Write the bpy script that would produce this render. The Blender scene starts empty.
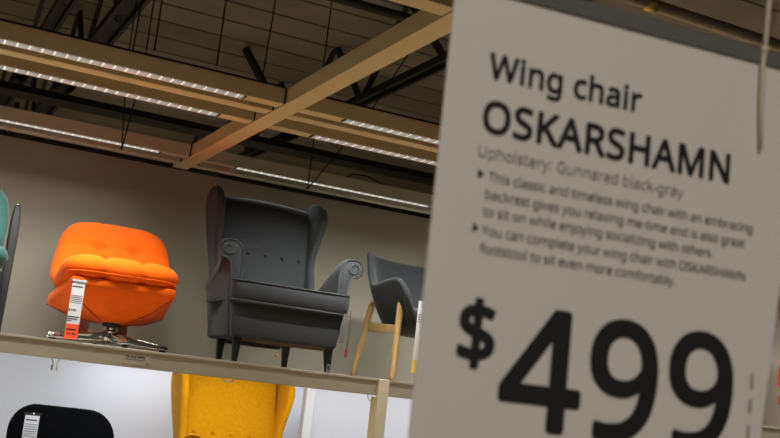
import bpy, bmesh, math, random, json
from mathutils import Vector, Matrix, Euler
random.seed(7)
sc = bpy.context.scene
COL = sc.collection
PI = math.pi

# ------------------------------------------------------------------ colours and materials
def lin(c):
    return tuple((v/255/12.92) if v/255 <= .04045 else ((v/255+.055)/1.055)**2.4 for v in c)

def mat(name, rgb, rough=.6, metal=0., noise=0., nscale=8., bump=0., bscale=200., sheen=0., spec=None, emit=None, estr=0.):
    m = bpy.data.materials.new(name); m.use_nodes = True
    nt = m.node_tree; b = nt.nodes['Principled BSDF']
    c = lin(rgb) if max(rgb) > 1.001 else tuple(rgb)
    b.inputs['Base Color'].default_value = (*c, 1)
    b.inputs['Roughness'].default_value = rough
    b.inputs['Metallic'].default_value = metal
    if spec is not None: b.inputs['Specular IOR Level'].default_value = spec
    if sheen: b.inputs['Sheen Weight'].default_value = sheen; b.inputs['Sheen Roughness'].default_value = .4
    tc = nt.nodes.new('ShaderNodeTexCoord')
    if noise:
        n = nt.nodes.new('ShaderNodeTexNoise'); n.inputs['Scale'].default_value = nscale; n.inputs['Detail'].default_value = 5
        nt.links.new(tc.outputs['Object'], n.inputs['Vector'])
        r = nt.nodes.new('ShaderNodeMapRange'); r.inputs['To Min'].default_value = 1-noise; r.inputs['To Max'].default_value = 1+noise
        r.inputs['From Min'].default_value = .3; r.inputs['From Max'].default_value = .7
        nt.links.new(n.outputs['Fac'], r.inputs['Value'])
        mx = nt.nodes.new('ShaderNodeMix'); mx.data_type = 'RGBA'; mx.blend_type = 'MULTIPLY'; mx.inputs['Factor'].default_value = 1
        mx.inputs[6].default_value = (*c, 1)
        nt.links.new(r.outputs['Result'], mx.inputs[7]); nt.links.new(mx.outputs[2], b.inputs['Base Color'])
    if bump:
        n2 = nt.nodes.new('ShaderNodeTexNoise'); n2.inputs['Scale'].default_value = bscale; n2.inputs['Detail'].default_value = 3
        nt.links.new(tc.outputs['Object'], n2.inputs['Vector'])
        bp = nt.nodes.new('ShaderNodeBump'); bp.inputs['Strength'].default_value = bump; bp.inputs['Distance'].default_value = .003
        nt.links.new(n2.outputs['Fac'], bp.inputs['Height']); nt.links.new(bp.outputs['Normal'], b.inputs['Normal'])
    if emit:
        b.inputs['Emission Color'].default_value = (*lin(emit), 1); b.inputs['Emission Strength'].default_value = estr
    return m

def wood(name, rgb, dark=.75, scale=6, rough=.45, axis=2):
    m = mat(name, rgb, rough); nt = m.node_tree; b = nt.nodes['Principled BSDF']
    tc = nt.nodes.new('ShaderNodeTexCoord'); mp = nt.nodes.new('ShaderNodeMapping')
    s = [scale*6]*3; s[axis] = scale*.6; mp.inputs['Scale'].default_value = s
    n = nt.nodes.new('ShaderNodeTexNoise'); n.inputs['Scale'].default_value = 2; n.inputs['Detail'].default_value = 6
    r = nt.nodes.new('ShaderNodeValToRGB'); c = lin(rgb)
    r.color_ramp.elements[0].position = .3; r.color_ramp.elements[0].color = (*[v*dark for v in c], 1)
    r.color_ramp.elements[1].position = .7; r.color_ramp.elements[1].color = (*c, 1)
    nt.links.new(tc.outputs['Object'], mp.inputs['Vector']); nt.links.new(mp.outputs['Vector'], n.inputs['Vector'])
    nt.links.new(n.outputs['Fac'], r.inputs['Fac']); nt.links.new(r.outputs['Color'], b.inputs['Base Color'])
    return m

def led_mat(name, cell, sep):
    """a louvred LED strip: short cells along local x with brighter fins between them"""
    m = bpy.data.materials.new(name); m.use_nodes = True; nt = m.node_tree; b = nt.nodes['Principled BSDF']
    tc = nt.nodes.new('ShaderNodeTexCoord'); sx = nt.nodes.new('ShaderNodeSeparateXYZ')
    nt.links.new(tc.outputs['Object'], sx.inputs['Vector'])
    a = nt.nodes.new('ShaderNodeMath'); a.operation = 'DIVIDE'; a.inputs[1].default_value = .052
    nt.links.new(sx.outputs['X'], a.inputs[0])
    f = nt.nodes.new('ShaderNodeMath'); f.operation = 'FRACT'; nt.links.new(a.outputs[0], f.inputs[0])
    r = nt.nodes.new('ShaderNodeValToRGB'); e = r.color_ramp.elements
    e[0].position = 0; e[0].color = (*[v for v in sep], 1)
    e[1].position = .22; e[1].color = (*[v for v in cell], 1)
    e2 = r.color_ramp.elements.new(.10); e2.color = (*[v for v in sep], 1)
    e3 = r.color_ramp.elements.new(.9); e3.color = (*[v*.8 for v in cell], 1)
    nt.links.new(f.outputs[0], r.inputs['Fac']); nt.links.new(r.outputs['Color'], b.inputs['Emission Color'])
    b.inputs['Emission Strength'].default_value = 1.0; b.inputs['Base Color'].default_value = (.25,.25,.25,1); b.inputs['Roughness'].default_value = .3
    return m

M = dict(
    wall   = mat('taupe wall paint', (150,142,128), .9, noise=.05, nscale=.8, bump=.12, bscale=60),
    lowwall= mat('white display wall paint', (222,221,226), .85, noise=.015, nscale=1.0),
    farwall= mat('dark warehouse wall', (34,30,26), .95, noise=.15, nscale=1.2),
    floor  = wood('warm laminate floor', (190,172,146), .8, 2, .5, 0),
    roof   = None,
    steel  = mat('dark painted steel', (20,17,14), .7, noise=.2, nscale=5),
    black  = mat('black steel', (12,11,10), .6),
    beam   = mat('cream powder coated beam', (196,176,136), .55, noise=.03, nscale=3, bump=.05, bscale=90),
    beamw  = mat('greyish white powder coated beam', (186,182,160), .55, noise=.03, nscale=3),
    fascia = mat('cream painted shelf edge', (158,151,131), .45, noise=.03, nscale=4, bump=.03, bscale=80),
    post   = mat('pale cream painted post', (216,206,180), .5, noise=.03, nscale=4),
    board  = mat('cream shelf board', (186,180,162), .6, noise=.04, nscale=5),
    grey   = mat('charcoal woven upholstery', (58,59,61), .9, noise=.07, nscale=50, bump=.5, bscale=420, sheen=.12, spec=.15),
    greyp  = mat('lighter grey piping', (68,69,71), .85, bump=.3, bscale=500, spec=.2),
    yellow = mat('mustard yellow upholstery', (198,136,0), .9, noise=.08, nscale=60, bump=.4, bscale=420, sheen=.03, spec=.15),
    yellowp= mat('mustard piping', (206,138,4), .9, spec=.15),
    orange = mat('bright orange velvet', (238,96,6), .85, noise=.06, nscale=14, bump=.3, bscale=300, sheen=.05, spec=.15),
    redor  = mat('red orange velvet', (236,64,8), .85, noise=.06, nscale=14, bump=.3, bscale=300, sheen=.2, spec=.15),
    orseam = mat('deep orange seam', (205,62,6), .9),
    dgrey  = mat('anthracite wool felt', (48,49,51), .95, noise=.14, nscale=90, bump=.5, bscale=380, sheen=.2, spec=.1),
    teal   = mat('dusty teal upholstery', (52,84,80), .9, noise=.1, nscale=40, bump=.4, bscale=300, sheen=.15, spec=.15),
    blackf = mat('black knitted upholstery', (4,4,5), .95, noise=.2, nscale=60, bump=.4, bscale=300, spec=.1),
    beige  = mat('beige upholstery', (196,184,170), .9, noise=.08, nscale=40, bump=.3, bscale=300),
    leg    = mat('black stained wooden leg', (13,11,11), .35),
    legbr  = wood('black brown stained wood', (17,14,13), .8, 6, .65),
    oak    = wood('pale oak', (214,172,112), .78, 5, .45),
    chrome = mat('polished chrome', (205,202,198), .14, 1.0),
    rubber = mat('black rubber glide', (16,16,16), .6),
    under  = wood('raw brown wooden rail', (120,92,68), .7, 6, .6, 0),
    paper  = mat('matte sign paper', (226,221,214), .75, noise=.012, nscale=5, bump=.04, bscale=30),
    ink    = mat('black printing ink', (24,22,23), .7),
    inkg   = mat('dark grey printing ink', (76,73,71), .7),
    inkl   = mat('light grey printing ink', (128,124,122), .7),
    clip   = mat('grey plastic header rail', (104,103,98), .35, noise=.05, nscale=20),
    white  = mat('white card', (212,212,214), .6, noise=.02, nscale=30),
    cardor = mat('orange red card', (236,84,40), .6),
    cardye = mat('yellow card', (240,196,20), .6),
    cardpk = mat('dull pink card', (196,140,124), .7),
    redtag = mat('dark red fabric label', (150,52,52), .8),
    ribbon = mat('grey cloth ribbon', (92,93,96), .85),
    string = mat('off white cord', (206,196,172), .7, noise=.1, nscale=200, bump=.6, bscale=500),
    wire   = mat('dark steel wire', (22,19,16), .5, .5),
    tube   = mat('brushed bronze tube', (128,122,108), .5, .8, noise=.06, nscale=20),
    plast  = mat('clear grey plastic', (190,192,200), .25),
    led    = led_mat('louvred led strip', (.26,.24,.22), (.85,.82,.76)),
    led2   = led_mat('cool led strip', (.50,.49,.45), (1.0,.99,.92)),
)
# corrugated roof deck: dark painted metal with seams every 0.47 m running along x
def roof_mat():
    m = mat('dark roof deck', (126,121,108), .85, noise=.18, nscale=1.3); return m
M['roof'] = roof_mat()

# ------------------------------------------------------------------ mesh helpers
def obj(name, bm, m, parent=None, smooth=True, bevel=0., seg=3, sub=0, angle=40, solid=0.):
    me = bpy.data.meshes.new(name)
    bmesh.ops.recalc_face_normals(bm, faces=bm.faces[:])
    bm.to_mesh(me); bm.free()
    o = bpy.data.objects.new(name, me); COL.objects.link(o)
    if m is not None: me.materials.append(m)
    if parent is not None: o.parent = parent
    if smooth:
        for p in me.polygons: p.use_smooth = True
    if solid:
        md = o.modifiers.new('solid', 'SOLIDIFY'); md.thickness = solid; md.offset = 0
    if bevel:
        md = o.modifiers.new('soft edge', 'BEVEL'); md.width = bevel; md.segments = seg; md.limit_method = 'ANGLE'; md.angle_limit = math.radians(angle)
        md.harden_normals = False
    if sub:
        md = o.modifiers.new('round', 'SUBSURF'); md.levels = sub; md.render_levels = sub
    return o

def thing(name, label, cat, loc=(0,0,0), rz=0., group=None):
    o = bpy.data.objects.new(name, None); COL.objects.link(o)
    o.empty_display_size = .1
    o.location = loc; o.rotation_euler = (0,0,rz)
    return tag(o, label, cat, group)
def tag(o, label, cat, group=None):
    o['label'] = label; o['category'] = cat
    if group: o['group'] = group
    return o
def struct(o):
    o['kind'] = 'structure'; return o

def B(): return bmesh.new()
def box(bm, x0, x1, y0, y1, z0, z1):
    v = [bm.verts.new(p) for p in ((x0,y0,z0),(x1,y0,z0),(x1,y1,z0),(x0,y1,z0),(x0,y0,z1),(x1,y0,z1),(x1,y1,z1),(x0,y1,z1))]
    for f in ((0,3,2,1),(4,5,6,7),(0,1,5,4),(1,2,6,5),(2,3,7,6),(3,0,4,7)): bm.faces.new([v[i] for i in f])
    return bm
def frustum(bm, pb, pt, sb, st):
    """square tapered bar from centre pb (half size sb) to pt (half size st), horizontal ends"""
    v = []
    for p, s in ((pb,sb),(pt,st)):
        sx, sy = s if isinstance(s, tuple) else (s, s)
        for dx, dy in ((-1,-1),(1,-1),(1,1),(-1,1)): v.append(bm.verts.new((p[0]+dx*sx, p[1]+dy*sy, p[2])))
    bm.faces.new(v[0:4][::-1]); bm.faces.new(v[4:8])
    for i in range(4): bm.faces.new((v[i], v[(i+1)%4], v[4+(i+1)%4], v[4+i]))
    return bm
def tube(bm, pts, r, n=10, closed=False):
    pts = [Vector(p) for p in pts]; N = len(pts); rings = []
    up = Vector((.13,.21,.97))
    for i, p in enumerate(pts):
        if closed: t = pts[(i+1)%N]-pts[i-1]
        else: t = pts[min(i+1,N-1)]-pts[max(i-1,0)]
        t.normalize(); a = t.cross(up)
        if a.length < 1e-3: a = t.cross(Vector((1,0,0)))
        a.normalize(); b = a.cross(t)
        rr = r[i] if isinstance(r, (list,tuple)) else r
        rings.append([bm.verts.new(p+a*(rr*math.cos(2*PI*k/n))+b*(rr*math.sin(2*PI*k/n))) for k in range(n)])
    for i in range(N if closed else N-1):
        A, Bq = rings[i], rings[(i+1)%N]
        for k in range(n): bm.faces.new((A[k], A[(k+1)%n], Bq[(k+1)%n], Bq[k]))
    if not closed: bm.faces.new(rings[0][::-1]); bm.faces.new(rings[-1])
    return bm
def bar(bm, a, b, w, h):
    """rectangular bar between two points (w sideways, h vertical-ish)"""
    a, b = Vector(a), Vector(b); t = (b-a).normalized(); s = t.cross(Vector((0,0,1)))
    if s.length < 1e-3: s = Vector((1,0,0))
    s.normalize(); u = s.cross(t)
    v = [bm.verts.new(p+s*(w/2*i)+u*(h/2*j)) for p in (a,b) for i, j in ((-1,-1),(1,-1),(1,1),(-1,1))]
    bm.faces.new(v[0:4][::-1]); bm.faces.new(v[4:8])
    for i in range(4): bm.faces.new((v[i], v[(i+1)%4], v[4+(i+1)%4], v[4+i]))
    return bm
def loft(bm, rings, cap=True):
    R = [[bm.verts.new(p) for p in r] for r in rings]; n = len(R[0])
    for a, b in zip(R, R[1:]):
        for k in range(n): bm.faces.new((a[k], a[(k+1)%n], b[(k+1)%n], b[k]))
    if cap: bm.faces.new(R[0][::-1]); bm.faces.new(R[-1])
    return bm
def prism(bm, poly, axis, a, b):
    """extrude a 2D polygon along an axis: axis 0 -> (y,z), 1 -> (x,z), 2 -> (x,y)"""
    def P(p, t):
        return {0:(t,p[0],p[1]), 1:(p[0],t,p[1]), 2:(p[0],p[1],t)}[axis]
    return loft(bm, [[P(p,a) for p in poly],[P(p,b) for p in poly]])
def lathe(bm, prof, n=20, c=(0,0)):
    return loft(bm, [[(c[0]+r*math.cos(2*PI*k/n), c[1]+r*math.sin(2*PI*k/n), z) for k in range(n)] for r, z in prof])
def rrect(w, h, r, n=6, cx=0, cy=0):
    out = []
    for sx, sy, a0 in ((1,1,0),(-1,1,90),(-1,-1,180),(1,-1,270)):
        for k in range(n+1):
            a = math.radians(a0+90*k/n); out.append((cx+sx*(w/2-r)+r*math.cos(a), cy+sy*(h/2-r)+r*math.sin(a)))
    return out
def ball(bm, c, r, sx=1, sy=1, sz=1):
    g = bmesh.ops.create_uvsphere(bm, u_segments=12, v_segments=8, radius=r)
    for v in g['verts']: v.co = Vector((c[0]+v.co.x*sx, c[1]+v.co.y*sy, c[2]+v.co.z*sz))
    return bm
def pillow(bm, w, d, t, e=5., p=3.2, q=2., n=28, dimples=(), creases=(), taper=0., mtx=None):
    """soft cushion: superellipse outline in xy, thickness t along z; dimples (u,v,depth,radius); creases (axis,pos,depth,width)"""
    def ht(u, v, r):
        h = max(0., 1-r**p)**(1/q)
        k = 1.
        for du, dv, dd, dr in dimples: k -= dd*math.exp(-((u-du)**2+(v-dv)**2)/dr**2)
        for ax, pos, dd, cw in creases: k -= dd*math.exp(-(((u if ax == 0 else v)-pos)/cw)**2)
        return h*max(k, .12)
    sheets = []
    for s in (1,-1):
        g = []
        for j in range(n+1):
            row = []
            for i in range(n+1):
                u, v = -1+2*i/n, -1+2*j/n
                u, v = math.sin(u*PI/2)*.35+u*.65, math.sin(v*PI/2)*.35+v*.65
                r = max(abs(u), abs(v))
                if r < 1e-6: fu = fv = 0
                else:
                    L = (abs(u/r)**e+abs(v/r)**e)**(1/e); fu, fv = u/L, v/L
                edge = 1.
                for ax, pos, dd, cw in creases: edge -= .10*dd*math.exp(-(((u if ax == 0 else v)-pos)/cw)**2)*r**4
                z = s*t/2*ht(u, v, min(r,1.))
                pt = Vector((w/2*fu*edge*(1-taper*fv), d/2*fv*edge, z))
                row.append(bm.verts.new(mtx @ pt if mtx else pt))
            g.append(row)
        sheets.append(g)
        for j in range(n):
            for i in range(n):
                f = (g[j][i], g[j][i+1], g[j+1][i+1], g[j+1][i]); bm.faces.new(f if s > 0 else f[::-1])
    bmesh.ops.remove_doubles(bm, verts=bm.verts[:], dist=1e-5)
    return bm

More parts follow.
